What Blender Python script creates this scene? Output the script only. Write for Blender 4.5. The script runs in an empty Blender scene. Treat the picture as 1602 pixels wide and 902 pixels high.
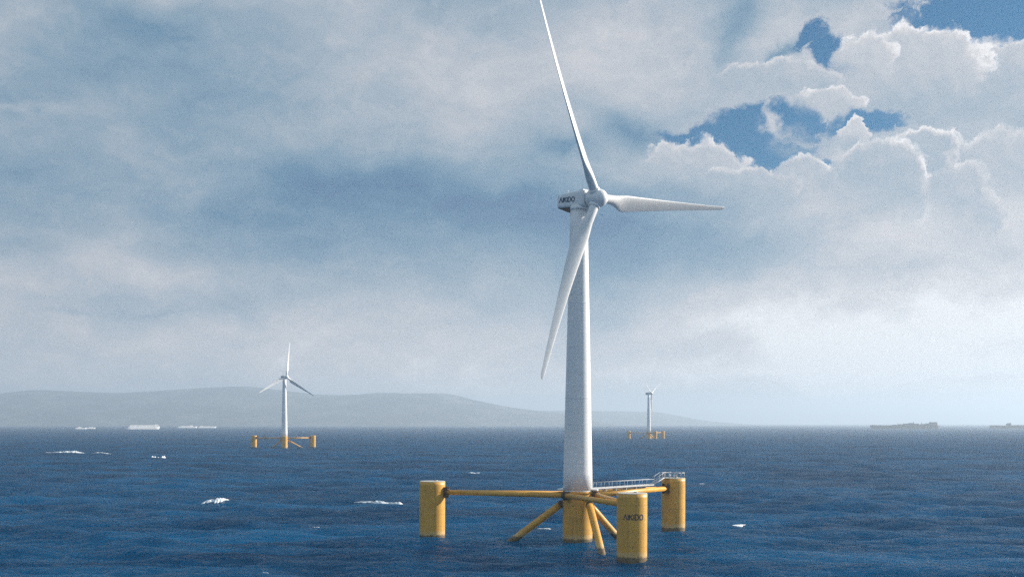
import bpy, math, random
import numpy as np
from mathutils import Vector, Matrix

R = math.radians
scn = bpy.context.scene
COL = scn.collection
F = 1740.0            # focal length in photo pixels (photo is 1602 wide)
CAMH = 31.0
LEVEL = 661.5         # photo row of the eye level

# ------------------------------------------------------------------ camera
cam = bpy.data.cameras.new('camera')
cam.sensor_width = 36.0
cam.lens = 36.0 * F / 1602.0
cam.shift_y = (LEVEL - 451.0) / 1602.0
cam.clip_start = 1.0
cam.clip_end = 90000.0
camo = bpy.data.objects.new('camera', cam)
camo.location = (0, 0, CAMH)
camo.rotation_euler = (R(90), 0, 0)
COL.objects.link(camo)
scn.camera = camo
scn.view_settings.view_transform = 'Standard'
scn.view_settings.look = 'None'
scn.view_settings.exposure = 0.8
scn.view_settings.gamma = 1.0
scn.cycles.max_bounces = 4
scn.cycles.use_denoising = False      # the photograph is grainy; keep the fine ripples crisp
scn.cycles.use_adaptive_sampling = True
scn.cycles.adaptive_threshold = 0.02
scn.cycles.volume_bounces = 0
scn.cycles.sample_clamp_indirect = 4.0
scn.cycles.sample_clamp_direct = 3.0
scn.cycles.caustics_reflective = False
scn.cycles.caustics_refractive = False

# ------------------------------------------------------------------ sun
SUN_EL = R(21)
SUN_H = Vector((0.942, 0.335, 0)).normalized()
SUN_DIR = Vector((SUN_H.x * math.cos(SUN_EL), SUN_H.y * math.cos(SUN_EL), math.sin(SUN_EL)))
sun = bpy.data.lights.new('sun', 'SUN')
sun.energy = 5.0
sun.angle = R(0.6)
sun.color = (1.0, 0.91, 0.79)
suno = bpy.data.objects.new('sun', sun)
suno.rotation_euler = (-SUN_DIR).to_track_quat('-Z', 'Y').to_euler()
suno.location = (500, 300, 400)
COL.objects.link(suno)


# ------------------------------------------------------------------ node helper
class NT:
    def __init__(self, tree):
        self.t = tree
        self.n = tree.nodes
        self.l = tree.links

    def put(self, sock, v):
        if v is None:
            return
        if isinstance(v, bpy.types.NodeSocket):
            self.l.new(v, sock)
        else:
            sock.default_value = v

    def math(self, op, a, b=None, c=None, clamp=False):
        n = self.n.new('ShaderNodeMath'); n.operation = op; n.use_clamp = clamp
        self.put(n.inputs[0], a); self.put(n.inputs[1], b); self.put(n.inputs[2], c)
        return n.outputs[0]

    def vec(self, op, a, b=None):
        n = self.n.new('ShaderNodeVectorMath'); n.operation = op
        self.put(n.inputs[0], a); self.put(n.inputs[1], b)
        return n.outputs['Value'] if op in ('LENGTH', 'DOT_PRODUCT') else n.outputs[0]

    def comb(self, x, y, z):
        n = self.n.new('ShaderNodeCombineXYZ')
        self.put(n.inputs[0], x); self.put(n.inputs[1], y); self.put(n.inputs[2], z)
        return n.outputs[0]

    def sep(self, v):
        n = self.n.new('ShaderNodeSeparateXYZ'); self.put(n.inputs[0], v)
        return n.outputs

    def noise(self, v, scale, detail=4.0, rough=0.55, dist=0.0, color=False, typ='FBM', lac=2.0, dim='3D'):
        n = self.n.new('ShaderNodeTexNoise'); n.noise_type = typ; n.noise_dimensions = dim
        self.put(n.inputs['Vector'], v)
        n.inputs['Scale'].default_value = scale
        n.inputs['Detail'].default_value = detail
        n.inputs['Roughness'].default_value = rough
        n.inputs['Lacunarity'].default_value = lac
        n.inputs['Distortion'].default_value = dist
        return n.outputs['Color'] if color else n.outputs['Fac']

    def voro(self, v, scale, detail=2.0, rough=0.5, smooth=0.6, dim='3D'):
        n = self.n.new('ShaderNodeTexVoronoi'); n.feature = 'SMOOTH_F1'; n.normalize = True; n.voronoi_dimensions = dim
        self.put(n.inputs['Vector'], v)
        n.inputs['Scale'].default_value = scale
        n.inputs['Detail'].default_value = detail
        n.inputs['Roughness'].default_value = rough
        n.inputs['Smoothness'].default_value = smooth
        return n.outputs['Distance']

    def smooth(self, v, a, b, lo=0.0, hi=1.0):
        n = self.n.new('ShaderNodeMapRange'); n.interpolation_type = 'SMOOTHSTEP'
        self.put(n.inputs[0], v)
        for i, q in enumerate((a, b, lo, hi)):
            self.put(n.inputs[i + 1], q)
        return n.outputs[0]

    def mix(self, f, a, b):
        n = self.n.new('ShaderNodeMix'); n.data_type = 'RGBA'
        self.put(n.inputs[0], f)
        for s, v in ((n.inputs[6], a), (n.inputs[7], b)):
            if isinstance(v, (tuple, list)) and len(v) == 3:
                v = (*v, 1)
            self.put(s, v)
        return n.outputs[2]

    def ramp(self, f, stops):
        n = self.n.new('ShaderNodeValToRGB')
        self.put(n.inputs[0], f)
        e = n.color_ramp.elements
        while len(e) < len(stops):
            e.new(0.5)
        for el, (p, c) in zip(e, stops):
            el.position = p; el.color = (*c, 1)
        return n.outputs[0]

    def blob(self, P, x, y, sx, sy, rot=0.0, amp=1.0):
        """soft ellipse in the (azimuth, elevation) chart, photo-pixel sized units"""
        cx, cy = (x - 801.0), (LEVEL - y)
        az = math.atan(cx / F); el = math.atan(cy / F * math.cos(az))
        cx, cy = az * F, el * F
        d = self.vec('SUBTRACT', P, (cx, cy, 0))
        if rot:
            rn = self.n.new('ShaderNodeVectorRotate'); rn.rotation_type = 'Z_AXIS'
            self.put(rn.inputs['Vector'], d); rn.inputs['Angle'].default_value = R(rot)
            d = rn.outputs[0]
        d = self.vec('MULTIPLY', d, (1 / sx, 1 / sy, 0))
        q = self.vec('DOT_PRODUCT', d, d)
        return self.math('MULTIPLY', self.math('EXPONENT', self.math('MULTIPLY', q, -1.0)), amp)

    def add(self, items):
        s = items[0]
        for i in items[1:]:
            s = self.math('ADD', s, i)
        return s


# ------------------------------------------------------------------ world: sky with cloud layers
world = bpy.data.worlds.new('World')
scn.world = world
world.use_nodes = True
wt = world.node_tree
for n in list(wt.nodes):
    wt.nodes.remove(n)
N = NT(wt)
SKY_STRENGTH = 0.1
out = wt.nodes.new('ShaderNodeOutputWorld')
bg = wt.nodes.new('ShaderNodeBackground')
bg.inputs[1].default_value = SKY_STRENGTH
wt.links.new(bg.outputs[0], out.inputs[0])
sky = wt.nodes.new('ShaderNodeTexSky')
sky.sky_type = 'NISHITA'
sky.sun_disc = False
sky.sun_elevation = SUN_EL
sky.sun_rotation = math.atan2(SUN_H.x, SUN_H.y)
sky.air_density = 1.0
sky.dust_density = 0.6
sky.ozone_density = 1.6
tc = wt.nodes.new('ShaderNodeTexCoord')
D = tc.outputs['Generated']
dx, dy, dz = N.sep(D)
az = N.math('ARCTAN2', dx, dy)
el = N.math('ARCSINE', dz)
P = N.comb(N.math('MULTIPLY', az, F), N.math('MULTIPLY', el, F), 0.0)
# wandering of the cloud edges (domain warp)
w1 = N.noise(P, 1 / 210.0, 3.0, 0.55, color=True, dim='2D')
w1 = N.vec('MULTIPLY', N.vec('SUBTRACT', w1, (0.5, 0.5, 0.5)), (150, 90, 0))
PW = N.vec('ADD', P, w1)
w2 = N.noise(P, 1 / 45.0, 4.0, 0.62, color=True, dim='2D')
w2 = N.vec('MULTIPLY', N.vec('SUBTRACT', w2, (0.5, 0.5, 0.5)), (46, 38, 0))
PF = N.vec('ADD', N.vec('ADD', P, N.vec('MULTIPLY', w1, (0.28, 0.28, 0))), w2)

# --- stratus sheet: tone 0 (dark blue grey) .. 1 (pale)
PS = N.vec('MULTIPLY', PW, (1.0, 2.3, 1.0))
s_big = N.noise(PS, 1 / 420.0, 5.0, 0.5, dim='2D')
s_mid = N.noise(N.vec('ADD', PS, (700, 300, 0)), 1 / 150.0, 5.0, 0.5, dim='2D')
tone = N.add([
    N.math('MULTIPLY', N.math('SUBTRACT', s_big, 0.5), 0.75),
    N.math('MULTIPLY', N.math('SUBTRACT', s_mid, 0.5), 0.42),
    N.math('MULTIPLY', N.math('SUBTRACT', N.noise(N.vec('MULTIPLY', PF, (1.0, 2.4, 1.0)), 1 / 62.0, 6.0, 0.62, dist=0.5, dim='2D'), 0.5), 0.26),
    0.565])
tb = [
    # dark bands
    (720, 320, 330, 60, 4, -0.50), (560, 290, 170, 34, -4, -0.14), (250, 335, 330, 40, 0, -0.13),
    (1120, 400, 260, 60, 0, -0.20), (250, 60, 130, 50, 20, -0.16), (130, 10, 200, 30, 10, -0.05),
    (60, 265, 160, 26, 0, -0.14), (885, 224, 40, 15, -5, -0.42), (985, 198, 100, 16, 14, -0.46),
    (235, 489, 46, 8, -8, -0.22), (118, 486, 30, 5, 0, -0.18), (350, 475, 90, 14, -8, -0.10),
    (300, 30, 80, 30, 0, -0.10), (1148, 48, 30, 52, 30, -0.50), (1222, 84, 46, 12, -32, -0.60), (1286, 118, 10, 18, 0, -0.5),
    (520, 395, 300, 40, 2, -0.12),
    # light streaks
    (150, 165, 60, 16, -12, 0.16), (20, 166, 60, 7, 0, 0.22), (440, 205, 150, 24, -14, 0.14),
    (640, 60, 160, 70, 0, 0.12), (980, 60, 190, 80, 0, 0.32), (700, 140, 220, 40, 0, 0.10),
    (250, 430, 240, 22, 0, 0.20), (900, 160, 160, 60, 0, 0.12), (0, 60, 90, 60, 0, 0.12),
    (800, 600, 1600, 110, 0, 0.34), (1500, 450, 320, 200, 0, 0.42), (1240, 90, 240, 90, 0, 0.26),
    (1060, 245, 120, 40, 0, 0.30), (1350, 560, 500, 120, 0, 0.18), (300, 540, 500, 50, 0, 0.1),
]
tone = N.add([tone] + [N.blob(PW if b[2] > 60 else PF, *b) for b in tb])
# --- clear holes
hb = [
    (1165, 212, 56, 34, 10, 1.3), (1238, 200, 44, 36, -35, 1.2), (1090, 214, 62, 10, 4, 1.0), (1172, 180, 34, 14, 0, 0.8),
    (1300, 82, 42, 24, 38, 1.45), (1262, 58, 36, 11, -35, 0.9), (1345, 188, 44, 15, -6, 1.2), (1400, 190, 30, 12, 0, 1.0),
    (1545, 22, 120, 42, 0, 1.5), (1190, 252, 42, 13, 0, 1.0), (1292, 256, 14, 16, 0, 0.9), (1455, 20, 40, 20, 0, 0.6),
    (1600, 45, 80, 30, 0, 0.8), (1225, 235, 60, 30, 0, 0.5),
]
hn = N.noise(P, 1 / 46.0, 6.0, 0.66, dim='2D')
hn2 = N.noise(N.vec('ADD', P, (90, 40, 0)), 1 / 150.0, 4.0, 0.6, dim='2D')
hole = N.add([N.blob(PF, *b) for b in hb] + [N.math('MULTIPLY', N.math('SUBTRACT', hn, 0.5), 1.25), N.math('MULTIPLY', N.math('SUBTRACT', hn2, 0.5), 0.5)])
wsp = N.noise(N.vec('MULTIPLY', PF, (1.0, 1.6, 1.0)), 1 / 38.0, 6.0, 0.7, dist=0.6, dim='2D')
hole = N.math('SUBTRACT', hole, N.math('MULTIPLY', N.smooth(wsp, 0.50, 0.72), 0.50))
holem = N.smooth(hole, 0.22, 0.85)
tone = N.math('ADD', tone, N.math('MULTIPLY', N.smooth(hole, 0.0, 0.4), 0.10))
clearmask = holem

def tone_colour(t):
    t = N.math('MULTIPLY', N.math('MAXIMUM', N.math('MINIMUM', t, 1.25), 0.0), 0.8)
    return N.ramp(t, [(0.0, (0.070, 0.175, 0.320)), (0.16, (0.112, 0.238, 0.372)), (0.40, (0.256, 0.362, 0.462)),
                      (0.62, (0.430, 0.482, 0.550)), (0.84, (0.640, 0.635, 0.660)), (1.0, (0.90, 0.89, 0.90))])
# --- cumulus heads: puffs painted from the farthest to the nearest, each with a sunlit crown and a greyer body
bv1 = N.voro(N.vec('ADD', P, N.vec('MULTIPLY', w2, (0.6, 0.6, 0))), 1 / 58.0, 3.0, 0.55, 0.8, dim='2D')
bv1s = N.voro(N.vec('ADD', N.vec('ADD', P, N.vec('MULTIPLY', w2, (0.6, 0.6, 0))), (5, 8, 0)), 1 / 58.0, 3.0, 0.55, 0.8, dim='2D')
relief = N.math('MULTIPLY', N.math('SUBTRACT', bv1s, bv1), 1.0)      # lit side of every small bulge
bumps = N.add([N.math('MULTIPLY', N.math('SUBTRACT', 0.40, bv1), 0.55), N.math('MULTIPLY', N.math('SUBTRACT', hn, 0.5), 0.55)])
puffs = [  # x, y, rx, ry, rot, brightness at the crown, drop towards the body
    (1545, 150, 150, 74, 0, 1.04, 0.30), (1590, 100, 62, 34, 10, 1.10, 0.26), (1415, 112, 118, 60, -8, 1.20, 0.34), (1350, 95, 50, 36, 0, 1.14, 0.22),
    (1205, 128, 100, 26, -14, 0.96, 0.22), (1290, 160, 54, 24, 30, 1.10, 0.22), (1236, 226, 40, 26, 0, 0.74, 0.05), (1205, 200, 13, 28, 8, 1.04, 0.08), 
    (1560, 270, 110, 56, 0, 1.04, 0.26), (1080, 262, 92, 40, 4, 1.06, 0.26), (1332, 210, 28, 20, 0, 1.10, 0.18), (1160, 296, 90, 34, 6, 1.0, 0.28),
    (1262, 276, 48, 32, 0, 1.16, 0.34), (1500, 320, 60, 60, 0, 1.02, 0.28), (1440, 246, 50, 46, 10, 1.22, 0.52), (1372, 290, 82, 72, 20, 1.20, 0.52),
]
col = N.mix(holem, tone_colour(tone), N.vec('MULTIPLY', sky.outputs[0], (0.024 * SKY_STRENGTH / 0.575, 0.25 * SKY_STRENGTH / 0.575, 0.39 * SKY_STRENGTH / 0.575)))
for (x_, y_, rx_, ry_, ro_, br_, dr_) in puffs:
    cx_, cy_ = x_ - 801.0, LEVEL - y_
    a_ = math.atan(cx_ / F); e_ = math.atan(cy_ / F * math.cos(a_))
    d_ = N.vec('MULTIPLY', N.vec('SUBTRACT', PF, (a_ * F, e_ * F, 0)), (1 / rx_, 1 / ry_, 0))
    r_ = N.math('SUBTRACT', 1.0, N.vec('LENGTH', d_))                 # 1 in the middle, 0 at the rim
    g_ = N.math('ADD', r_, bumps)
    up = N.vec('DOT_PRODUCT', d_, (0.45, 0.89, 0))                    # towards the sun
    # crisp crown, base that melts into the layer below
    soft = N.smooth(up, -0.9, 0.35)
    wisp = rx_ < 25 and rx_ != 22 or x_ == 1236
    m_ = N.math('MULTIPLY', N.smooth(g_, -0.25 if wisp else 0.0, 0.75 if wisp else N.smooth(wsp, 0.35, 0.65, 0.08, 0.30)), soft)
    if wisp: m_ = N.math('MULTIPLY', m_, N.smooth(wsp, 0.30, 0.62, 0.25, 0.95))
    edge = N.smooth(g_, 0.34, 0.02)
    t_ = N.add([br_ - dr_ - 0.10, N.math('MULTIPLY', N.math('MULTIPLY', edge, N.smooth(up, -0.2, 0.6)), dr_ + 0.10),
                N.math('MULTIPLY', N.smooth(up, -0.6, 1.0), 0.16), N.math('MULTIPLY', relief, 0.55)])
    col = N.mix(m_, col, tone_colour(t_))
# unseen sky behind the camera brightened as added fill for the tower; zenith dimmed
back_fill = N.math('MULTIPLY', N.smooth(dy, -0.35, 0.6, 1.30, 1.0), N.smooth(dz, 0.40, 0.9, 1.0, 0.9))
col = N.vec('MULTIPLY', col, N.comb(back_fill, back_fill, back_fill))
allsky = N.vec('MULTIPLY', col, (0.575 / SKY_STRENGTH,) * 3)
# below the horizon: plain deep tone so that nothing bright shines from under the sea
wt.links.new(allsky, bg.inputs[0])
world.cycles.sampling_method = 'MANUAL'
world.cycles.sample_map_resolution = 512


# ------------------------------------------------------------------ object helpers
def tag(o, label=None, cat=None, group=None, kind=None):
    if label: o['label'] = label
    if cat: o['category'] = cat
    if group: o['group'] = group
    if kind: o['kind'] = kind
    return o


def empty(name, loc=(0, 0, 0), parent=None):
    o = bpy.data.objects.new(name, None)
    o.empty_display_size = 2
    o.location = loc
    COL.objects.link(o)
    if parent: o.parent = parent
    return o


class MB:
    def __init__(self):
        self.v = []; self.f = []; self.sm = []

    def addg(self, vs, fs, smooth=False):
        b = len(self.v)
        self.v += [tuple(p) for p in vs]
        for f in fs:
            self.f.append(tuple(b + i for i in f)); self.sm.append(smooth)

    def box(self, c, s, M=None):
        x, y, z = s[0] / 2, s[1] / 2, s[2] / 2
        vs = [Vector((a * x, b * y, d * z)) for a in (-1, 1) for b in (-1, 1) for d in (-1, 1)]
        if M is not None: vs = [M @ p for p in vs]
        vs = [p + Vector(c) for p in vs]
        self.addg(vs, [(0, 1, 3, 2), (4, 6, 7, 5), (0, 4, 5, 1), (2, 3, 7, 6), (0, 2, 6, 4), (1, 5, 7, 3)])

    def loft(self, rings, cap0=True, cap1=True, smooth=True):
        n = len(rings[0]); b = len(self.v)
        for r in rings: self.v += [tuple(p) for p in r]
        for i in range(len(rings) - 1):
            for j in range(n):
                k = (j + 1) % n
                self.f.append((b + i * n + j, b + i * n + k, b + (i + 1) * n + k, b + (i + 1) * n + j)); self.sm.append(smooth)
        if cap0: self.f.append(tuple(b + j for j in reversed(range(n)))); self.sm.append(False)
        if cap1: self.f.append(tuple(b + (len(rings) - 1) * n + j for j in range(n))); self.sm.append(False)

    def tube(self, p0, p1, r0, r1=None, n=16, rows=1):
        r1 = r0 if r1 is None else r1
        p0 = Vector(p0); p1 = Vector(p1); d = (p1 - p0).normalized()
        a = d.orthogonal().normalized(); b = d.cross(a)
        rings = []
        for i in range(rows + 1):
            t = i / rows; c = p0.lerp(p1, t); r = r0 + (r1 - r0) * t
            rings.append([c + (a * math.cos(2 * math.pi * j / n) + b * math.sin(2 * math.pi * j / n)) * r for j in range(n)])
        self.loft(rings)

    def lathe(self, prof, axis_o, axis_d, n=40, smooth=True):
        """prof: (s along axis, radius)"""
        o = Vector(axis_o); d = Vector(axis_d).normalized()
        a = d.orthogonal().normalized(); b = d.cross(a)
        rings = [[o + d * s + (a * math.cos(2 * math.pi * j / n) + b * math.sin(2 * math.pi * j / n)) * max(r, 0.001) for j in range(n)] for s, r in prof]
        self.loft(rings, True, True, smooth)

    def build(self, name, mat, parent=None, bevel=None):
        me = bpy.data.meshes.new(name)
        me.from_pydata(self.v, [], self.f)
        me.polygons.foreach_set('use_smooth', self.sm)
        me.materials.append(mat)
        me.update()
        o = bpy.data.objects.new(name, me)
        COL.objects.link(o)
        if parent: o.parent = parent
        if bevel:
            m = o.modifiers.new('bevel', 'BEVEL'); m.width = bevel; m.segments = 2; m.limit_method = 'ANGLE'
        return o


def new_mat(name):
    m = bpy.data.materials.new(name); m.use_nodes = True
    for n in list(m.node_tree.nodes): m.node_tree.nodes.remove(n)
    T = NT(m.node_tree)
    o = T.n.new('ShaderNodeOutputMaterial'); p = T.n.new('ShaderNodeBsdfPrincipled')
    T.l.new(p.outputs[0], o.inputs[0])
    return m, T, p, o


def objcoord(T):
    return T.n.new('ShaderNodeTexCoord').outputs['Object']


# ------------------------------------------------------------------ materials
def paint_mat(name, base, alt, dirt, rough=0.4, streak=0.35, waterline=False, bumpd=0.01, seam=0.0):
    m, T, p, o = new_mat(name)
    C = objcoord(T)
    big = T.noise(C, 0.35, 4, 0.6)
    st = T.noise(T.vec('MULTIPLY', C, (2.2, 2.2, 0.09)), 1.0, 4, 0.65)
    fine = T.noise(C, 5.0, 3, 0.7)
    c = T.mix(T.smooth(big, 0.35, 0.68), base, alt)
    c = T.mix(T.math('MULTIPLY', T.smooth(st, 0.52, 0.78), streak), c, dirt)
    c = T.mix(T.math('MULTIPLY', T.smooth(fine, 0.60, 0.75), streak * 0.5), c, dirt)
    if waterline:
        z = T.sep(C)[2]
        zz = T.math('ADD', z, T.math('MULTIPLY', T.math('SUBTRACT', T.noise(C, 1.1, 4, 0.7), 0.5), 1.6))
        c = T.mix(T.smooth(zz, 2.2, 1.3, 0.0, 0.45), c, (0.60, 0.47, 0.26))       # bleached splash band
        c = T.mix(T.smooth(zz, 1.0, 0.45, 0.0, 0.85), c, (0.06, 0.055, 0.035))     # weed just above the water
    if seam:
        zc = T.sep(C)[2]
        fz = T.math('ABSOLUTE', T.math('SUBTRACT', T.math('FRACT', T.math('DIVIDE', zc, seam)), 0.5))
        c = T.mix(T.smooth(fz, 0.5 - 0.10 / seam, 0.5 - 0.03 / seam, 0.0, 0.35), c, dirt)
    T.put(p.inputs['Base Color'], c)
    T.put(p.inputs['Roughness'], T.smooth(fine, 0.3, 0.7, rough - 0.07, rough + 0.12))
    b = T.n.new('ShaderNodeBump'); b.inputs['Distance'].default_value = bumpd
    b.inputs['Strength'].default_value = 0.6
    T.put(b.inputs['Height'], T.noise(C, 1.6, 3, 0.6))
    T.l.new(b.outputs[0], p.inputs['Normal'])
    return m


M_YEL = paint_mat('yellow_marine_paint', (0.70, 0.365, 0.050), (0.62, 0.315, 0.045), (0.27, 0.15, 0.05), 0.42, 0.8, True, seam=3.1)
M_YEL2 = paint_mat('yellow_tube_paint', (0.68, 0.355, 0.050), (0.57, 0.29, 0.045), (0.20, 0.11, 0.045), 0.42, 0.5)
M_TWR = paint_mat('tower_paint', (0.80, 0.80, 0.795), (0.76, 0.765, 0.77), (0.48, 0.49, 0.50), 0.35, 0.26, seam=3.4)
M_WHT = paint_mat('white_tower_paint', (0.80, 0.80, 0.795), (0.76, 0.765, 0.77), (0.48, 0.49, 0.50), 0.35, 0.22)
M_BLD = paint_mat('blade_gelcoat', (0.74, 0.74, 0.73), (0.69, 0.695, 0.70), (0.47, 0.46, 0.44), 0.3, 0.2)
M_GRY = paint_mat('galvanised_steel', (0.55, 0.57, 0.58), (0.48, 0.50, 0.51), (0.3, 0.3, 0.3), 0.45, 0.3)
M_LID = paint_mat('column_lid', (0.52, 0.50, 0.45), (0.45, 0.43, 0.39), (0.25, 0.2, 0.15), 0.6, 0.4)
M_DRK = paint_mat('dark_steel', (0.075, 0.055, 0.045), (0.11, 0.07, 0.05), (0.03, 0.03, 0.03), 0.55, 0.4)
M_INK = paint_mat('dark_lettering', (0.020, 0.024, 0.045), (0.026, 0.03, 0.05), (0.05, 0.04, 0.04), 0.5, 0.2)
M_NAVY = paint_mat('navy_lettering', (0.035, 0.075, 0.15), (0.04, 0.08, 0.16), (0.06, 0.08, 0.1), 0.5, 0.2)
M_HULLD = paint_mat('dark_hull_paint', (0.035, 0.018, 0.018), (0.05, 0.028, 0.024), (0.12, 0.06, 0.04), 0.6, 0.4)
M_SHIPG = paint_mat('ship_cargo_grey', (0.13, 0.085, 0.075), (0.09, 0.07, 0.07), (0.2, 0.12, 0.08), 0.6, 0.4)
M_SHIPW = paint_mat('white_ship_paint', (0.8, 0.8, 0.8), (0.72, 0.73, 0.75), (0.5, 0.5, 0.5), 0.5, 0.15)
M_SHGL = paint_mat('ship_window_band', (0.05, 0.07, 0.09), (0.06, 0.08, 0.1), (0.1, 0.1, 0.1), 0.2, 0.1)

# foam
M_FOAM, T, p, o = new_mat('foam')
C = objcoord(T)
T.put(p.inputs['Base Color'], T.mix(T.smooth(T.noise(C, 0.9, 5, 0.7), 0.35, 0.7), (0.86, 0.88, 0.90), (0.55, 0.63, 0.68)))
p.inputs['Roughness'].default_value = 0.9
b = T.n.new('ShaderNodeBump'); b.inputs['Distance'].default_value = 0.25
T.put(b.inputs['Height'], T.noise(C, 1.8, 4, 0.7)); T.l.new(b.outputs[0], p.inputs['Normal'])

# sea water
M_SEA, T, p, o = new_mat('sea_water')
C = objcoord(T)
dist = T.vec('LENGTH', C)
body = T.mix(T.smooth(T.noise(T.vec('MULTIPLY', C, (0.35, 1.0, 1.0)), 0.022, 6, 0.68), 0.34, 0.68), (0.0007, 0.036, 0.094), (0.0016, 0.082, 0.195))
T.put(p.inputs['Base Color'], body)
p.inputs['IOR'].default_value = 1.333
p.inputs['Specular IOR Level'].default_value = 0.0
p.subsurface_method = 'BURLEY'
p.inputs['Subsurface Weight'].default_value = 1.0
p.inputs['Subsurface Radius'].default_value = (1.0, 1.0, 1.0)
p.inputs['Subsurface Scale'].default_value = 35.0
T.put(p.inputs['Roughness'], T.smooth(dist, 250, 2500, 0.10, 0.30))
Cs = T.vec('MULTIPLY', C, (0.62, 1.0, 0.0))
wA = T.noise(Cs, 0.10, 3, 0.6)
wB = T.noise(T.vec('ADD', Cs, (31, 7, 0)), 0.42, 4, 0.62, dist=0.4)
wC = T.noise(T.vec('ADD', Cs, (3, 97, 0)), 1.5, 3, 0.6, dist=0.3)
h = T.add([T.math('MULTIPLY', wA, 1.5), T.math('MULTIPLY', wB, 1.0), T.math('MULTIPLY', wC, 0.42)])
b = T.n.new('ShaderNodeBump'); b.inputs['Distance'].default_value = 1.0
b.inputs['Strength'].default_value = 1.0
T.put(b.inputs['Height'], T.math('MULTIPLY', h, T.smooth(dist, 300, 1600, 1.0, 1.9))); T.l.new(b.outputs[0], p.inputs['Normal'])
gl = T.n.new('ShaderNodeBsdfGlossy')
T.put(gl.inputs['Roughness'], T.smooth(dist, 250, 2500, 0.12, 0.34)); T.l.new(b.outputs[0], gl.inputs['Normal'])
fr = T.n.new('ShaderNodeFresnel'); fr.inputs['IOR'].default_value = 1.33; T.l.new(b.outputs[0], fr.inputs['Normal'])
mx = T.n.new('ShaderNodeMixShader')
T.put(mx.inputs[0], T.math('MULTIPLY', T.math('POWER', fr.outputs[0], 1.6), T.smooth(dist, 300, 1800, 0.66, 0.34)))
T.l.new(p.outputs[0], mx.inputs[1]); T.l.new(gl.outputs[0], mx.inputs[2]); T.l.new(mx.outputs[0], o.inputs[0])

# hills
M_HILL, T, p, o = new_mat('hillside')
C = objcoord(T)
hz_n = T.noise(T.vec('MULTIPLY', C, (1, 1, 3)), 0.0022, 6, 0.62)
hp = T.voro(T.vec('MULTIPLY', C, (1, 1, 2)), 0.004, 1.0, 0.5, 0.1)
c = T.ramp(hz_n, [(0.3, (0.018, 0.033, 0.040)), (0.5, (0.030, 0.050, 0.054)), (0.62, (0.11, 0.13, 0.13))])
c = T.mix(T.smooth(hp, 0.2, 0.6, 0.0, 0.4), c, (0.05, 0.065, 0.05))
T.put(p.inputs['Base Color'], c); p.inputs['Roughness'].default_value = 0.95

# ------------------------------------------------------------------ sea
rng = np.random.default_rng(11)
NW = 84
lam = np.exp(np.linspace(math.log(2.6), math.log(85.0), NW)) * (1 + 0.05 * rng.normal(size=NW))
amp = 0.0062 * lam ** 0.88 * np.exp(-(lam / 52.0) ** 2) * (0.6 + 0.8 * rng.random(NW))
amp = amp * np.where(lam > 14, 1.75, 1.0)
ang = math.radians(-104) + rng.normal(size=NW) * np.radians(26)
kx = 2 * np.pi / lam * np.cos(ang); ky = 2 * np.pi / lam * np.sin(ang)
ph = rng.random(NW) * 2 * np.pi


def sea_h(x, y, cell=0.3):
    x = np.asarray(x, dtype=np.float64); y = np.asarray(y, dtype=np.float64)
    z = np.zeros_like(x)
    # wave groups: slow variation of roughness over the water
    g = 1.0 + 0.30 * np.sin(x * 0.013 + 1.3 * np.sin(y * 0.007)) * np.sin(y * 0.017 + 0.9 * np.sin(x * 0.009))
    for i in range(NW):
        w = np.clip((lam[i] / cell - 2.4) / 3.0, 0, 1)
        s = np.sin(kx[i] * x + ky[i] * y + ph[i])
        z += amp[i] * w * (s - 0.22 * np.cos(2 * (kx[i] * x + ky[i] * y + ph[i])) * (lam[i] > 6))
    return z * g - 0.65      # mean level: the crests in front of the columns stand at their painted line


radii = [0.5]
while radii[-1] < 170: radii.append(radii[-1] * 1.14 + 0.5)
while radii[-1] < 700: radii.append(radii[-1] * 1.0036)
while radii[-1] < 3200: radii.append(radii[-1] * 1.006)
while radii[-1] < 42000: radii.append(radii[-1] * 1.03)
radii = np.array(radii)
half = R(31)
fine = np.arange(-half, half, 0.0016)
coarse = np.linspace(half, 2 * math.pi - half, 130)[:-1]
azs = np.concatenate([fine, coarse])
daz = np.concatenate([np.full(len(fine), 0.0016), np.full(len(coarse), 0.042)])
RR, AA = np.meshgrid(radii, azs, indexing='ij')
dr = np.gradient(radii)
cell = np.maximum(dr[:, None] * 0.8, RR * daz[None, :])
X = RR * np.sin(AA); Y = RR * np.cos(AA)
Z = sea_h(X, Y, cell)
nr, na = X.shape
co = np.stack([X, Y, Z], -1).reshape(-1, 3).astype(np.float32)
co = np.concatenate([co, np.zeros((1, 3), np.float32)])
ii, jj = np.meshgrid(np.arange(nr - 1), np.arange(na), indexing='ij')
j2 = (jj + 1) % na
quads = np.stack([ii * na + jj, (ii + 1) * na + jj, (ii + 1) * na + j2, ii * na + j2], -1).reshape(-1, 4)[:, ::-1]
tris = np.stack([np.full(na, nr * na), np.arange(na), (np.arange(na) + 1) % na], -1)[:, ::-1]
me = bpy.data.meshes.new('sea')
me.vertices.add(len(co)); me.vertices.foreach_set('co', co.ravel())
nl = quads.size + tris.size
me.loops.add(nl)
me.loops.foreach_set('vertex_index', np.concatenate([quads.ravel(), tris.ravel()]).astype(np.int32))
npoly = len(quads) + len(tris)
me.polygons.add(npoly)
ls = np.concatenate([np.arange(len(quads)) * 4, quads.size + np.arange(len(tris)) * 3]).astype(np.int32)
me.polygons.foreach_set('loop_start', ls)
me.polygons.foreach_set('use_smooth', np.ones(npoly, bool))
me.materials.append(M_SEA)
me.update(calc_edges=True); me.validate()
if me.polygons[len(quads) // 2].normal.z < 0:
    me.flip_normals()
sea = bpy.data.objects.new('sea', me)
COL.objects.link(sea)
tag(sea, kind='structure')


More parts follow.
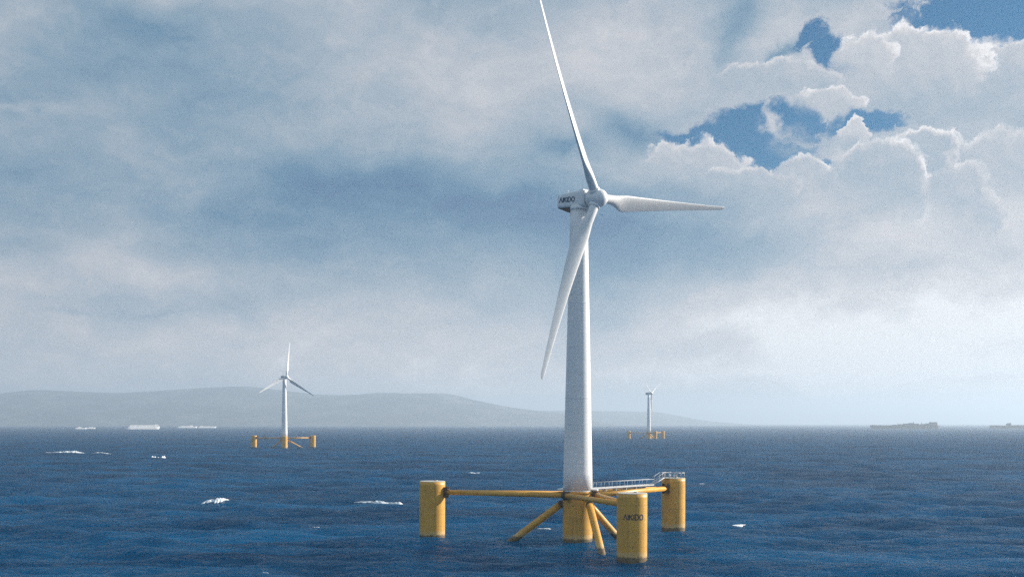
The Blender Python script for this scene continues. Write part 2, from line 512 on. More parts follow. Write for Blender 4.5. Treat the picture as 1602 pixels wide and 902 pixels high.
# ------------------------------------------------------------------ hills
def hills(name, prof, dist, depth, x_ext, seed, shore=0.0):
    """a ridge whose skyline follows heights read off at photo columns; built at its own distance"""
    r2 = np.random.default_rng(seed)
    px = np.array([q[0] for q in prof], float); hy = np.array([q[1] for q in prof], float)
    Yr = dist + depth * 0.55
    nx, ny = 520, 46
    pxs = np.linspace(px[0], px[-1], nx)
    hh = np.maximum((LEVEL - np.interp(pxs, px, hy)) / F * Yr + CAMH, 0)
    k = np.ones(9) / 9
    hh = np.convolve(np.pad(hh, 4, 'edge'), k, 'valid')
    xs = (pxs - 801) / F * Yr
    v = []; 
    tt = np.linspace(0, 1, ny)
    ridge = np.sin(np.clip(tt / 0.55, 0, 1) * math.pi / 2) ** 1.15 * (tt <= 0.55) + (tt > 0.55) * np.cos((tt - 0.55) / 0.45 * math.pi / 2)
    XX, TT = np.meshgrid(xs, tt, indexing='ij')
    YY = dist + depth * TT
    nz = np.zeros_like(XX)
    for i in range(60):
        l = 4200 * 0.93 ** i; a = r2.random() * 6.28
        nz += l * 0.009 * np.sin(2 * math.pi / l * (XX * math.cos(a) + YY * math.sin(a)) + r2.random() * 6.28)
    ZZ = hh[:, None] * ridge[None, :] + nz * np.sin(TT * math.pi) * 0.22 * np.clip(hh[:, None] / 120, 0, 1) * (1 - 0.75 * np.exp(-((TT - 0.55) / 0.08) ** 2))
    ZZ[:, 0] = -12; ZZ[:, -1] = -12
    vs = np.stack([XX, YY, ZZ], -1).reshape(-1, 3)
    fs = [(i * ny + j, (i + 1) * ny + j, (i + 1) * ny + j + 1, i * ny + j + 1) for i in range(nx - 1) for j in range(ny - 1)]
    m = MB(); m.v = [tuple(q) for q in vs]; m.f = fs; m.sm = [True] * len(fs)
    o = m.build(name, M_HILL)
    tag(o, kind='structure')
    return o


hills('hills', [(-900, 640), (-500, 622), (-250, 628), (0, 616), (60, 609), (125, 612), (190, 615), (260, 611), (325, 606), (390, 604),
                (450, 611), (500, 617), (550, 618), (600, 615), (700, 614.5), (740, 624), (801, 637), (860, 644), (905, 652), (950, 664)], 13000, 3400, 0, 3)
hills('hills', [(560, 668), (640, 655), (760, 646), (820, 642), (900, 641.5), (980, 642.5), (1030, 644), (1065, 650), (1100, 657), (1150, 662), (1200, 667)], 17500, 2600, 0, 5)


# ------------------------------------------------------------------ lettering (strokes laid onto a surface)
def letter_strokes():
    """the wordmark: a barless A, I, K, I, D, O; returns polylines in a box, x across, y 0..1, and total width"""
    L = []; x = 0.0
    def arc(cx, cy, rx, ry, a0, a1, n=14):
        return [(cx + rx * math.cos(R(a0 + (a1 - a0) * i / n)), cy + ry * math.sin(R(a0 + (a1 - a0) * i / n))) for i in range(n + 1)]
    L.append([(x, 0), (x + 0.45, 1), (x + 0.90, 0)]); x += 1.18
    L.append([(x, 0), (x, 1)]); x += 0.32
    L.append([(x, 0), (x, 1)]); L.append([(x + 0.66, 1), (x + 0.04, 0.46)]); L.append([(x + 0.22, 0.60), (x + 0.70, 0)]); x += 1.0
    L.append([(x, 0), (x, 1)]); x += 0.34
    L.append([(x, 0), (x, 1), (x + 0.35, 1)] + arc(x + 0.35, 0.5, 0.42, 0.5, 90, -90) + [(x, 0)]); x += 1.12
    L.append(arc(x + 0.44, 0.5, 0.46, 0.5, 0, 360, 24)); x += 0.92
    return L, x


def lettering(place, width, height, th, mat, parent, depth=0.04):
    """place(u, v, d) -> point; u across 0..width, v up, d outwards"""
    L, W = letter_strokes(); m = MB()
    sx = width / W
    for pl in L:
        pts = []
        for a, b_ in zip(pl[:-1], pl[1:]):
            a = (a[0] * sx, a[1] * height); b_ = (b_[0] * sx, b_[1] * height)
            ln = math.hypot(b_[0] - a[0], b_[1] - a[1])
            if ln < 1e-6: continue
            tx, ty = (b_[0] - a[0]) / ln, (b_[1] - a[1]) / ln
            nseg = max(1, int(ln / 0.35)); e = th * 0.28
            prev = None
            rings = []
            for i in range(nseg + 1):
                s = -e + (ln + 2 * e) * i / nseg
                cx, cy = a[0] + tx * s, a[1] + ty * s
                q = [(cx - ty * th / 2, cy + tx * th / 2), (cx + ty * th / 2, cy - tx * th / 2)]
                rings.append([place(q[0][0], q[0][1], 0.0), place(q[0][0], q[0][1], depth), place(q[1][0], q[1][1], depth), place(q[1][0], q[1][1], 0.0)])
            m.loft(rings, smooth=False)
    return m.build('lettering', mat, parent)


# ------------------------------------------------------------------ the floating wind turbine
ORG = Vector((17.3, 293.8, 0))
COLS = [Vector((-21.7, 302.3, 0)) - ORG, Vector((27.4, 254.4, 0)) - ORG, Vector((47.3, 326.5, 0)) - ORG]   # left, front, rear
COL_R = 3.48
COL_TOP = 15.0


def copy_obj(o, parent=None):
    c = o.copy(); COL.objects.link(c)
    c.parent = parent
    return c


def children(o):
    return [c for c in bpy.data.objects if c.parent == o]


def column_mb(c, r, top):
    m = MB(); n = 64
    rings = []
    prof = [(-7, r), (-1, r), (0.5, r), (2, r), (5, r), (9, r), (top - 0.9, r), (top, r)]
    for z, q in prof:
        rings.append([Vector((c.x + q * math.cos(2 * math.pi * j / n), c.y + q * math.sin(2 * math.pi * j / n), z)) for j in range(n)])
    m.loft(rings)
    return m


def node_points():
    a = [math.atan2(c.y, c.x) for c in COLS]
    def between(i, j):
        v = COLS[i].normalized() + COLS[j].normalized()
        v.normalize(); return v * 4.9
    return {(0, 1): between(0, 1), (1, 2): between(1, 2), (2, 0): between(2, 0)}


def railing(m, pts, h, step, closed=False, r=0.042, mid=True, end=True):
    """posts and two rails along a 3-D path"""
    segs = list(zip(pts[:-1], pts[1:]))
    if closed: segs.append((pts[-1], pts[0]))
    for a, b_ in segs:
        a = Vector(a); b_ = Vector(b_); ln = (b_ - a).length
        n = max(1, round(ln / step))
        for i in range(n + (0 if closed else 1)):
            q = a.lerp(b_, i / n)
            m.tube(q, q + Vector((0, 0, h)), r, n=6)
        for k in ((1.0, 0.52) if mid else (1.0,)):
            m.tube(a + Vector((0, 0, h * k)), b_ + Vector((0, 0, h * k)), r * (1 if k == 1 else 0.8), n=6)


def make_platform(root, detail=True):
    nodes = node_points()
    # central column
    cc = column_mb(Vector((0, 0, 0)), 3.93, 13.1).build('central_column', M_YEL, root)
    m = MB()
    m.lathe([(12.55, 4.05), (12.60, 4.16), (12.90, 4.16), (12.95, 4.05)], (0, 0, 0), (0, 0, 1), 64, False)
    m.build('flange_ring', M_YEL2, cc)
    keys = {0: ((0, 1), (2, 0)), 1: ((0, 1), (1, 2)), 2: ((1, 2), (2, 0))}
    for i, c in enumerate(COLS):
        co_ = column_mb(c, COL_R, COL_TOP).build('column', M_YEL, root)
        m = MB()
        m.lathe([(COL_TOP - 0.05, COL_R - 0.05), (COL_TOP + 0.10, COL_R - 0.05), (COL_TOP + 0.14, COL_R - 0.12)], c, (0, 0, 1), 64, False)
        m.tube(c + Vector((0.9, 0.6, COL_TOP + 0.1)), c + Vector((0.9, 0.6, COL_TOP + 0.38)), 0.45, n=20)
        m.build('lid', M_LID, co_)
        d = c.normalized(); side = Vector((-d.y, d.x, 0))
        # bracket where the two arms meet the column
        m = MB()
        e = c - d * (COL_R - 0.15)
        for s in (-1, 1):
            m.box(e + Vector((0, 0, 12.15)) + side * s * 0.85 - d * 0.35, (1.5, 0.16, 2.9), Matrix.Rotation(math.atan2(d.y, d.x), 3, 'Z'))
        m.box(e + Vector((0, 0, 12.95)) - d * 0.45, (1.7, 2.1, 0.14), Matrix.Rotation(math.atan2(d.y, d.x), 3, 'Z'))
        m.box(e + Vector((0, 0, 11.35)) - d * 0.45, (1.7, 2.1, 0.14), Matrix.Rotation(math.atan2(d.y, d.x), 3, 'Z'))
        m.build('bracket', M_DRK, co_)
        # arm pair
        for s, kx_ in enumerate(keys[i]):
            a = nodes[kx_] + Vector((0, 0, 12.15))
            b_ = e + Vector((0, 0, 12.15)) - d * 0.9 + side * (0.42 if (nodes[kx_] - Vector((0, 0, 0))).dot(side) > 0 else -0.42)
            t = (b_ - a).normalized()
            m = MB(); m.tube(a + t * 0.7, b_, 0.66, n=28)
            arm = m.build('arm_tube', M_YEL2, root)
            m = MB()
            m.tube(a + t * 0.45, a + t * 0.85, 0.86, n=28); m.build('flange', M_DRK, arm)
            m = MB(); m.tube(b_ - t * 0.1, b_ + t * 0.35, 0.80, n=28); m.build('flange', M_DRK, arm)
        # diagonal brace
        if i == 1:
            a = Vector((20.2, 289.6, 9.6)) - ORG; w = Vector((21.7, 271.5, 0)) - ORG
        else:
            a = d * 4.6 + Vector((0, 0, 9.5)); w = d * 17.0
        b_ = w + (w - a) * 0.6
        m = MB(); m.tube(a, b_, 0.95, n=28, rows=6)
        br = m.build('diagonal_brace', M_YEL, root)
        t = (b_ - a).normalized()
        m = MB(); m.tube(a - t * 0.35, a + t * 0.15, 1.08, n=28)
        m.box(a - t * 0.5, (0.9, 0.9, 1.6), Matrix.Rotation(math.atan2(d.y, d.x), 3, 'Z'))
        m.build('flange', M_DRK, br)
    # node clusters around the central column
    for q in nodes.values():
        m = MB(); t = q.normalized()
        m.tube(q + Vector((0, 0, 10.9)), q + Vector((0, 0, 13.15)), 0.62, n=20)
        m.box(q * 0.86 + Vector((0, 0, 12.1)), (1.3, 1.5, 1.9), Matrix.Rotation(math.atan2(t.y, t.x), 3, 'Z'))
        m.tube(q + Vector((0, 0, 12.75)), q + Vector((0, 0, 12.95)), 0.85, n=20)
        m.build('joint', M_DRK, root)
    if not detail:
        return
    # gallery behind the tower foot
    m = MB(); n = 30; ri, ro = 4.02, 5.5
    top = []; bot = []
    for z in (13.35, 13.62):
        for rr in (ri, ro):
            top.append([Vector((rr * math.cos(R(-28 + 236 * i / n)), rr * math.sin(R(-28 + 236 * i / n)), z)) for i in range(n + 1)])
    rings = [[top[0][i], top[1][i], top[3][i], top[2][i]] for i in range(n + 1)]
    m.loft(rings, smooth=False)
    gal = m.build('gallery_deck', M_GRY, root)
    # walkway to the rear column
    d = COLS[2].normalized(); side = Vector((-d.y, d.x, 0)); wz = 13.62
    Mz = Matrix.Rotation(math.atan2(d.y, d.x), 3, 'Z')
    m = MB()
    r0, r1 = 5.3, 33.5
    m.box(d * ((r0 + r1) / 2) + Vector((0, 0, wz - 0.09)), (r1 - r0, 1.5, 0.16), Mz)
    for s in (-1, 1):
        m.box(d * ((r0 + r1) / 2) + side * s * 0.80 + Vector((0, 0, wz - 0.10)), (r1 - r0, 0.09, 0.36), Mz)
    k = r0 + 1.5
    while k < r1:
        m.box(d * k + Vector((0, 0, wz - 0.63)), (0.14, 1.3, 0.92), Mz)
        k += 4.6
    wk = m.build('walkway', M_GRY, root)
    m = MB()
    for s in (-1, 1):
        railing(m, [d * (r0 + 0.2) + side * s * 0.80 + Vector((0, 0, wz)), d * r1 + side * s * 0.80 + Vector((0, 0, wz))], 1.5, 3.4, mid=False)
    m.build('railing', M_GRY, wk)
    # stairs up to the rear column top
    m = MB(); s0 = d * r1 + Vector((0, 0, wz)); s1 = d * 41.6 + Vector((0, 0, COL_TOP + 0.32)); s1m = d * 38.6 + Vector((0, 0, COL_TOP + 0.32))
    for i in range(9):
        q = s0.lerp(s1m, (i + 0.5) / 9)
        m.box(q, (0.62, 1.4, 0.08), Mz)
    for s in (-1, 1):
        m.tube(s0 + side * s * 0.76, s1m + side * s * 0.76, 0.11, n=8)
    mid = (s1m + s1) / 2
    m.box(mid - Vector((0, 0, 0.05)), ((s1 - s1m).length, 1.55, 0.12), Mz)
    st = m.build('stairs', M_GRY, root)
    m = MB()
    for s in (-1, 1):
        railing(m, [s0 + side * s * 0.80, s1m + side * s * 0.80], 1.5, 2.6, mid=False)
        railing(m, [s1m + side * s * 0.80, s1 + side * s * 0.80 - d * 0.8], 1.5, 2.4, mid=False)
    m.build('railing', M_GRY, st)
    # railing round the rear column top
    m = MB(); c = COLS[2]; nn = 12; a0 = math.atan2(-d.y, -d.x)
    pts = [c + Vector((3.25 * math.cos(a0 + 2 * math.pi * (i + 0.5) / nn), 3.25 * math.sin(a0 + 2 * math.pi * (i + 0.5) / nn), COL_TOP + 0.05)) for i in range(nn)]
    for i in range(nn - 1):
        railing(m, [pts[i], pts[i + 1]], 1.6, 3.0, r=0.08, mid=False)
    rear = [k for k in children(root) if k.name.startswith('column')][2]
    m.build('railing', M_GRY, rear)
    m = MB()
    m.box(c + Vector((0.6, 0.9, COL_TOP + 0.62)), (1.0, 0.7, 0.9)); m.build('equipment_box', M_GRY, rear)
    m = MB(); m.tube(c + Vector((-0.9, 1.1, COL_TOP + 0.1)), c + Vector((-0.9, 1.1, COL_TOP + 1.1)), 0.22, n=12)
    m.build('vent_pipe', M_GRY, rear)


def make_blade_mesh(length):
    """along +Z from the hub centre; leading edge +X (rotation side), +Y downwind"""
    m = MB(); rings = []; n = 36; rows = 46
    ts = [(i / rows) ** 0.9 * 0.97 for i in range(rows + 1)] + [0.977, 0.983, 0.988, 0.992, 0.9955, 0.998, 0.9995]
    for t in ts:
        z = 1.4 + (length - 1.4) * t
        # chord, relative thickness, circle blend, twist
        rc = 1.22
        if t < 0.20:
            s = max(0.0, (t - 0.035) / 0.165); s = s * s * (3 - 2 * s)
            ch = 2 * rc + (4.7 - 2 * rc) * s
        else:
            q = (t - 0.20) / 0.80
            ch = 4.7 * (1 - q) ** 1.0 * 0.80 + 0.95 * q + 4.7 * 0.20 * (1 - q) ** 2.2
            s = 1.0
        if t > 0.97: ch *= max(0.1, math.sqrt(max(0.0, 1 - ((t - 0.97) / 0.03) ** 2)))
        thk = (1 - s) * 2 * rc + s * ch * (0.32 - 0.17 * min(1, t * 1.6))
        tw = R(25 + 2 * (1 - t)) * (0.5 + 0.5 * s)
        bend = -4.3 * t ** 1.6
        ring = []
        for j in range(n):
            a = 2 * math.pi * j / n
            cx = math.cos(a); sy = math.sin(a)
            # airfoil: x 0 (leading) .. 1 (trailing)
            xx = 0.5 - 0.5 * cx
            yt = 5 * (0.2969 * math.sqrt(xx) - 0.126 * xx - 0.3516 * xx ** 2 + 0.2843 * xx ** 3 - 0.1015 * xx ** 4) * thk
            ax = (0.30 - xx) * ch; ay = yt * (1 if sy >= 0 else -0.75)
            bx = cx * rc; by = sy * rc
            x = bx * (1 - s) + ax * s; y = by * (1 - s) + ay * s
            x, y = x * math.cos(tw) + y * math.sin(tw), -x * math.sin(tw) + y * math.cos(tw)
            ring.append(Vector((x, y + bend, z)))
        rings.append(ring)
    m.loft(rings)
    return m


def make_rotor(root, top, yaw, tilt, phi, over, length, blade_src=None):
    a = Vector((math.sin(yaw) * math.cos(tilt), -math.cos(yaw) * math.cos(tilt), math.sin(tilt)))
    h = Vector((math.cos(yaw), math.sin(yaw), 0))
    u = h.cross(a)
    if u.z < 0: u = -u
    hubc = top + a * over
    Fr = Matrix((h, u, a)).transposed()          # columns: local x = h, y = up, z = axis
    def at(x, y, z): return top + Fr @ Vector((x, y, z))
    # nacelle: lofted rounded box along the axis
    m = MB(); rings = []
    prof = [(-6.35, 1.72, -1.75, 1.15), (-6.1, 2.02, -2.05, 1.42), (-5.0, 2.12, -2.12, 1.72), (-1.0, 2.16, -2.15, 2.12), (2.2, 2.16, -2.12, 2.30), (2.9, 2.0, -1.95, 2.2), (3.05, 1.85, -1.8, 2.05)]
    for s, w, lo, hi in prof:
        ring = []; nn = 32
        for j in range(nn):
            t = 2 * math.pi * j / nn; ex = 0.34
            cx = math.copysign(abs(math.cos(t)) ** ex, math.cos(t)); cy = math.copysign(abs(math.sin(t)) ** ex, math.sin(t))
            ring.append(at(w * cx, (hi + lo) / 2 + (hi - lo) / 2 * cy, s))
        rings.append(ring)
    m.loft(rings)
    nac = m.build('nacelle', M_WHT, root)
    # roof hatch, mast and rear cooler
    m = MB()
    m.box(at(0, 2.42, 1.1), (2.0, 0.34, 1.5), Fr)
    m.build('roof_hatch', M_WHT, nac)
    m = MB(); m.tube(at(0.9, 1.5, -5.2), at(0.9, 3.2, -5.2), 0.06, n=6); m.tube(at(0.55, 3.0, -5.2), at(1.25, 3.0, -5.2), 0.05, n=6)
    m.build('wind_mast', M_GRY, nac)
    # dark wedge housing under the tail
    m = MB(); w = 1.75
    tri = [(-6.0, -2.12), (-1.9, -2.12), (-1.9, -3.35), (-2.6, -3.30)]
    m.loft([[at(-w, y, s) for s, y in tri], [at(w, y, s) for s, y in tri]], smooth=False)
    m.build('tail_duct', M_DRK, nac)
    # yaw collar
    m = MB(); m.lathe([(-2.75, 2.5), (-2.7, 2.62), (-2.25, 2.62), (-1.6, 2.45)], top, (0, 0, 1), 48)
    m.build('yaw_collar', M_WHT, nac)
    # hub and spinner
    m = MB()
    m.lathe([(3.1, 1.6), (3.3, 1.75), (3.75, 2.2), (4.0, 2.38), (6.3, 2.42), (7.1, 2.30), (7.8, 1.98), (8.35, 1.5), (8.7, 0.9), (8.85, 0.3), (8.87, 0.02)], top, a, 48)
    for k in range(3):
        t = phi + k * 2 * math.pi / 3; dd = h * math.cos(t) + u * math.sin(t)
        m.lathe([(0.5, 1.50), (2.3, 1.50), (2.72, 1.42), (2.78, 1.2)], hubc, dd, 36)
    m.build('hub', M_WHT, root)
    blades = []
    for k in range(3):
        t = phi + k * 2 * math.pi / 3; dd = h * math.cos(t) + u * math.sin(t); tt = -h * math.sin(t) + u * math.cos(t)
        # local axes: X -> leading (+T), Z -> span, Y -> -axis
        Mx = Matrix((tt, -a, dd)).transposed()
        if blade_src is None:
            b_ = make_blade_mesh(52.65).build('blade', M_BLD, root)
            blade_src = b_
        else:
            b_ = copy_obj(blade_src, root)
            b_.name = 'blade'
        b_.matrix_local = Matrix.Translation(hubc) @ Mx.to_4x4() @ Matrix.Diagonal((1, 1, length / 52.65, 1))
        blades.append(b_)
    # lettering on the flank that faces the camera
    def place(x, y, d_): return at(-2.165 - d_, -0.62 + y, -5.3 + x)
    lettering(place, 5.3, 1.15, 0.24, M_NAVY, nac)
    return blades


def make_tower(root):
    m = MB(); rings = []; n = 72
    zs = list(np.linspace(13.05, 87.4, 16))
    for z in zs:
        t = (z - 13.05) / (87.4 - 13.05); r = 3.93 + (2.28 - 3.93) * t
        rings.append([Vector((r * math.cos(2 * math.pi * j / n), r * math.sin(2 * math.pi * j / n), z)) for j in range(n)])
    m.loft(rings)
    tw = m.build('tower', M_TWR, root)
    for z in (13.1, 37.5, 62.5):
        m = MB()
        t = (z - 13.05) / (87.4 - 13.05); r = 3.93 + (2.28 - 3.93) * t
        m.lathe([(0, r + 0.003), (0.02, r + 0.035), (0.16, r + 0.035), (0.18, r + 0.0)], (0, 0, z), (0, 0, 1), 72, False)
        m.build('flange_ring', M_WHT, tw)
    return tw


TOP = Vector((0.6, 0, 89.9))
main = empty('floating_wind_turbine', ORG)
main.rotation_euler = (0, R(0.25), 0)
tag(main, 'largest and nearest floating wind turbine, white tower on four yellow columns with the dark wordmark', 'wind turbine', 'floating wind turbines at sea')
tw0 = make_tower(main)
make_platform(main)
bl = make_rotor(main, TOP - Vector((0.35, 0, 0)), R(45.8), R(-3.6), R(5.0), 5.94, 52.65)
fc = [k for k in children(main) if k.name.startswith('column')][1]
c = COLS[1]
fa = math.atan2(-(ORG + c).y, -(ORG + c).x)      # direction that faces the camera
Wt = 4.75
def place_col(x, y, d_):
    t = fa + R(6) + (x - Wt / 2) / COL_R
    return Vector((c.x + (COL_R + d_) * math.cos(t), c.y + (COL_R + d_) * math.sin(t), 9.25 + y))
lettering(place_col, Wt, 1.15, 0.22, M_INK, fc, 0.03)

# ---- the two distant turbines: copies of tower and platform, own rotor
def far_turbine(px, ypx, rot, yaw, tilt, phi, length, label, zscale=1.0):
    Yd = CAMH * F / (ypx - LEVEL)
    loc = Vector(((px - 801) / F * Yd, Yd, 0))
    r_ = empty('floating_wind_turbine', loc)
    tag(r_, label, 'wind turbine', 'floating wind turbines at sea')
    Mr = Matrix.Rotation(rot, 4, 'Z')
    skip = ('nacelle', 'hub', 'blade', 'walkway', 'stairs', 'gallery')
    for ch in children(main):
        if ch.name.startswith(skip): continue
        q = copy_obj(ch, r_); q.matrix_local = Mr @ ch.matrix_local
        for g in children(ch):
            if g.name.startswith(('railing', 'equipment', 'vent')): continue
            gg = copy_obj(g, q)
    make_rotor(r_, TOP - Vector((0.6, 0, 0)), yaw, tilt, phi, 5.94, length, bl[0])
    return r_


far_turbine(445, 699.5, R(114), R(38), R(-2), R(-32), 44.0, 'mid-distance floating wind turbine standing left of the big one, in front of the hills')
far_turbine(1015, 686, R(-3.5), R(59), R(-1), R(31), 52.0, 'smallest and farthest floating wind turbine, seen edge-on beyond the right side of the big tower')


# ------------------------------------------------------------------ ships on the horizon
def ship_loc(px, D): return Vector(((px - 801) / F * D, D, 0))


def hull_mb(L_, B, Hh, bow=0.14, stern=0.05, sheer=0.12):
    m = MB(); rings = []; n = 26
    for i in range(n + 1):
        t = i / n; x = (t - 0.5) * L_
        w = B / 2 * min(1.0, math.sqrt(max(0.03, t / stern)) if t < stern else 1.0) * (1.0 if t < 1 - bow else max(0.04, 1 - ((t - 1 + bow) / bow) ** 1.8))
        hh = Hh * (1 + sheer * max(0, (t - 0.8) / 0.2) ** 2)
        rk = 0.05 * L_ * max(0, (t - 0.92) / 0.08)
        rings.append([Vector((x, -w, hh)), Vector((x, -w * 0.96, Hh * 0.5)), Vector((x - rk * 0.5, -w * 0.86, -3)), Vector((x - rk * 0.5, w * 0.86, -3)), Vector((x, w * 0.96, Hh * 0.5)), Vector((x, w, hh))])
    m.loft(rings, smooth=False)
    return m


def ship(name, label, cat, px, D, L_, B, Hh, rot, kind, group=None, lay=()):
    r_ = empty(name, ship_loc(px, D)); r_.rotation_euler = (0, 0, rot)
    tag(r_, label, cat, group)
    dark = kind == 'dark'
    hull_mb(L_, B, Hh).build('hull', M_HULLD if dark else M_SHIPW, r_)
    for nm, mt, boxes in lay:
        for (cx, cz, sx, sz, by) in boxes:
            m = MB()
            m.box((cx * L_, 0, Hh + cz + sz / 2 - 0.05), (sx * L_, B * by, sz + 0.1))
            m.build(nm, mt, r_, bevel=0.4)
    return r_


def sc(lay, k): return tuple((a_, b_, [(q[0], q[1] * k, q[2], q[3] * k, q[4]) for q in c_]) for a_, b_, c_ in lay)
bulk = (('superstructure', M_SHIPG, [(0.40, 0, 0.07, 22, 0.8), (0.40, 22, 0.055, 5, 0.95), (0.33, 0, 0.05, 17, 0.7), (0.27, 0, 0.06, 12, 0.7)]),
        ('funnel', M_HULLD, [(0.455, 0, 0.022, 26, 0.3), (0.36, 17, 0.012, 12, 0.1)]),
        ('deck_cargo', M_SHIPG, [(0.16, 0, 0.07, 15, 0.7), (0.09, 0, 0.06, 19, 0.75), (0.02, 0, 0.07, 15, 0.7), (-0.06, 0, 0.07, 10, 0.7), (-0.14, 0, 0.07, 5, 0.7), (0.21, 0, 0.04, 8, 0.5)]),
        ('derrick', M_SHIPG, [(0.125, 0, 0.006, 30, 0.05), (-0.10, 0, 0.005, 18, 0.05), (0.245, 0, 0.006, 26, 0.05)]))
ship('cargo_ship', 'long dark cargo ship whole on the right horizon, deckhouse at its right end', 'ship', 1415.5, 6300, 392, 40, 19, R(180), 'dark', 'dark cargo ships on the horizon',
     tuple((a_, b_, [(-q[0] if False else -q[0], *q[1:]) for q in c_]) for a_, b_, c_ in sc(bulk, 0.68)))
bulk2 = (('superstructure', M_SHIPG, [(-0.20, 0, 0.05, 13, 0.8), (-0.20, 13, 0.03, 7, 0.5)]),
         ('funnel', M_HULLD, [(0.20, 0, 0.03, 16, 0.35)]),
         ('deck_cargo', M_SHIPG, [(0.23, 0, 0.05, 24, 0.6), (0.0, 0, 0.2, 3, 0.7), (0.36, 0, 0.1, 8, 0.7)]),
         ('derrick', M_SHIPG, [(-0.17, 0, 0.006, 26, 0.05)]))
ship('cargo_ship', 'dark cargo ship on the horizon cut off by the right edge of the photo', 'ship', 1598, 6500, 372, 40, 18, R(0), 'dark', 'dark cargo ships on the horizon', sc(bulk2, 0.68))
ferry = (('superstructure', M_SHIPW, [(0.02, 0, 0.86, 8, 0.9), (0.38, 8, 0.10, 3.5, 0.8)]), ('window_band', M_SHGL, [(0.02, 3.0, 0.80, 1.2, 0.905)]))
ship('ferry', 'tallest white ship below the hills, a long slab-sided pale block', 'ship', 224, 5900, 182, 18, 13, R(40), 'white', 'white ships below the hills', ferry)
low = (('superstructure', M_SHIPW, [(0.20, 0, 0.16, 8, 0.7), (-0.05, 0, 0.5, 3, 0.8)]),)
ship('white_ship', 'low white ship with raised bridge, just right of the slab-sided pale ship', 'ship', 292.5, 7400, 145, 16, 9, R(40), 'white', 'white ships below the hills', low)
low2 = (('superstructure', M_SHIPW, [(-0.28, 0, 0.14, 5, 0.7), (0.1, 0, 0.5, 2, 0.8)]),)
ship('white_ship', 'flat white ship below the hills, the nearest of them to the mid-distance turbine', 'ship', 323.5, 7400, 135, 16, 8, R(40), 'white', 'white ships below the hills', low2)
ship('white_boat', 'leftmost and smallest of the white vessels below the hills', 'boat', 126, 6000, 62, 10, 6, R(40), 'white', 'white ships below the hills', (('superstructure', M_SHIPW, [(-0.1, 0, 0.35, 4, 0.7)]),))
ship('white_boat', 'small white vessel below the hills between the leftmost one and the tall pale ship', 'boat', 141, 6300, 58, 10, 6, R(40), 'white', 'white ships below the hills', (('superstructure', M_SHIPW, [(0.1, 0, 0.4, 3, 0.7)]),))


# ------------------------------------------------------------------ whitecaps
def whitecap(px, ypx, wpx, dep, hgt, label, seed, skew=0.0, pts=None):
    Yd = CAMH * F / (ypx - LEVEL); w = wpx / F * Yd; x0 = (px - 801) / F * Yd
    rr = np.random.default_rng(seed)
    nx = max(24, int(w / 0.22)); nx = min(nx, 260); ny = 15
    us = np.linspace(-1, 1, nx); vs = np.linspace(-1, 1, ny)
    f1 = sum(np.sin(us * k * 2.1 + rr.random() * 6.28) / k ** 0.8 for k in range(1, 9)) * 0.24
    f2 = sum(np.sin(us * k * 3.7 + rr.random() * 6.28) / k ** 0.7 for k in range(1, 12)) * 0.12
    prof = np.interp(us, *pts) if pts else np.clip(1 - np.abs(us) ** 1.6, 0, 1) ** 0.8
    wid = np.clip(prof * (0.75 + f1), 0.03, 2) * (np.abs(us) < 0.999)
    xs = x0 + us * w / 2
    cy = Yd + skew * us * dep * 2 + f2 * dep * 0.6
    XX = np.repeat(xs[:, None], ny, 1)
    rag = sum(np.sin(us[:, None] * k * 5.3 + rr.random() * 6.28 + np.sign(vs)[None, :] * rr.random() * 3) / k ** 0.5 for k in range(1, 10)) * 0.06
    YY = cy[:, None] + vs[None, :] * dep * np.clip(wid[:, None] * (1 + rag), 0.02, 3)
    base = sea_h(XX, YY, np.maximum(0.004 * YY, 0.3))
    lump = np.zeros_like(XX)
    for k in range(10):
        lump += np.sin(XX * rr.uniform(0.8, 5) + YY * rr.uniform(0.6, 4) + rr.random() * 6.28) * 0.035
    mound = hgt * np.clip(1 - vs[None, :] ** 2, 0, 1) * np.minimum(wid[:, None], 1)
    ZZ = base + 0.10 + mound * (1 + lump * 2)
    ZZ[:, 0] = base[:, 0] - 0.3; ZZ[:, -1] = base[:, -1] - 0.3
    m = MB(); V = np.stack([XX - x0, YY - Yd, ZZ], -1).reshape(-1, 3)
    m.v = [tuple(q) for q in V]
    m.f = [(i * ny + j, (i + 1) * ny + j, (i + 1) * ny + j + 1, i * ny + j + 1) for i in range(nx - 1) for j in range(ny - 1)]
    m.sm = [True] * len(m.f)
    o_ = m.build('whitecap', M_FOAM)
    o_.location = (x0, Yd, 0)
    tag(o_, label, 'whitecap', 'whitecaps on the sea')


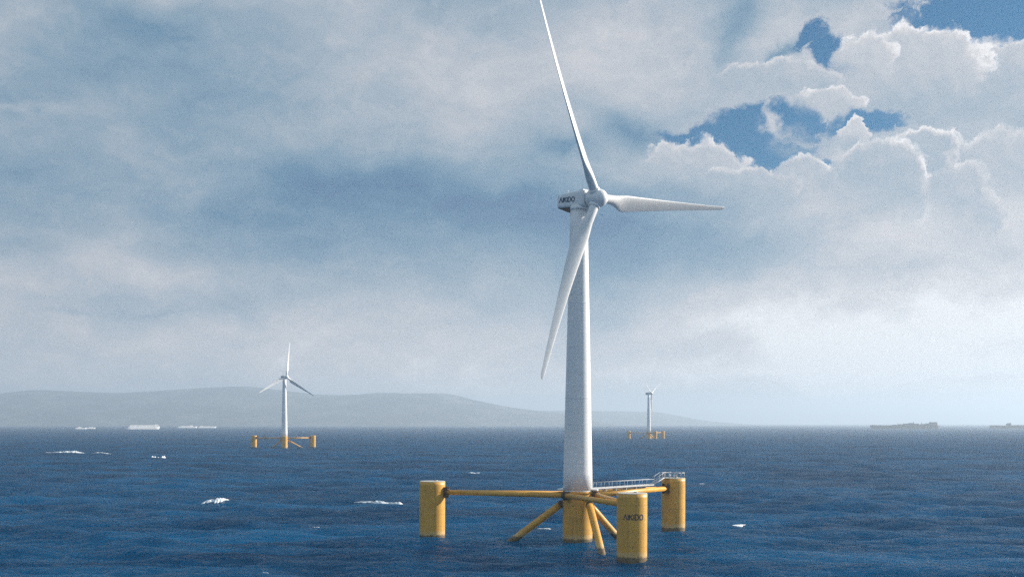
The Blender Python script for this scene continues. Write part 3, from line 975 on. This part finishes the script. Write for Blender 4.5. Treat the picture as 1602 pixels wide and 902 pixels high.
whitecap(343, 784, 46, 6.5, 1.3, 'bright wedge-shaped whitecap, the boldest one, on open water below the mid-distance turbine', 1, 0.35, ([-1, -0.6, -0.1, 0.3, 0.7, 1], [0.1, 0.3, 1.0, 0.8, 0.3, 0.05]))
whitecap(592, 784, 78, 2.4, 1.0, 'long wavy whitecap just left of the leftmost near yellow column', 2, -0.3, ([-1, -0.6, -0.2, -0.1, 0.2, 0.4, 0.7, 0.9, 1], [0.05, 0.35, 0.3, 0.8, 0.6, 0.3, 1.0, 0.9, 0.1]))
whitecap(105, 707.5, 66, 6.5, 2.0, 'long thin straight foam streak on the water at far left', 3, 0, ([-1, -0.6, 0, 0.6, 1], [0.3, 0.8, 1, 0.6, 0.05]))
whitecap(165, 708.5, 44, 3.0, 0.9, 'faint foam streak trailing off right of the long straight streak', 4)
whitecap(248, 714.5, 21, 4.5, 2.4, 'short bright foam bar between the long thin streak and the mid-distance turbine', 5, 0, ([-1, -0.9, 0.9, 1], [0.3, 1, 1, 0.3]))
whitecap(738, 738.5, 26, 2.8, 0.7, 'small broken whitecap above the left arm of the near platform', 6)
whitecap(292, 755, 11, 1.6, 0.15, 'tiny whitecap above and left of the wedge-shaped one', 7)
whitecap(1156, 818.5, 24, 2.2, 0.2, 'small whitecap on open water right of the rear railed column', 8, 0.4)
whitecap(1097, 753.5, 10, 1.5, 0.12, 'tiny whitecap close to the right of the railing on the rear column', 9)
whitecap(495, 824.5, 11, 1.3, 0.1, 'tiny foam fleck below the long wavy whitecap', 10)
whitecap(780, 824, 16, 0.7, 0.2, 'thin foam line left of the water end of the left diagonal brace', 12)
whitecap(851, 823.5, 22, 0.8, 0.2, 'thin foam line just behind the left diagonal brace', 13)
whitecap(416, 897, 14, 0.8, 0.1, 'tiny foam fleck at the bottom edge of the photo', 14)

# ------------------------------------------------------------------ haze
m = MB()
m.box((0, 18000, 270), (56000, 44000, 576))
hz = m.build('haze', M_FOAM)
tag(hz, kind='stuff')
hm = bpy.data.materials.new('haze'); hm.use_nodes = True
for n in list(hm.node_tree.nodes): hm.node_tree.nodes.remove(n)
ho = hm.node_tree.nodes.new('ShaderNodeOutputMaterial'); hv = hm.node_tree.nodes.new('ShaderNodeVolumePrincipled')
hv.inputs['Density'].default_value = 1.0e-4
hv.inputs['Density Attribute'].default_value = ''
hv.inputs['Color'].default_value = (0.66, 0.815, 1.0, 1)
hv.inputs['Anisotropy'].default_value = 0.30
hm.node_tree.links.new(hv.outputs[0], ho.inputs['Volume'])
hz.data.materials[0] = hm
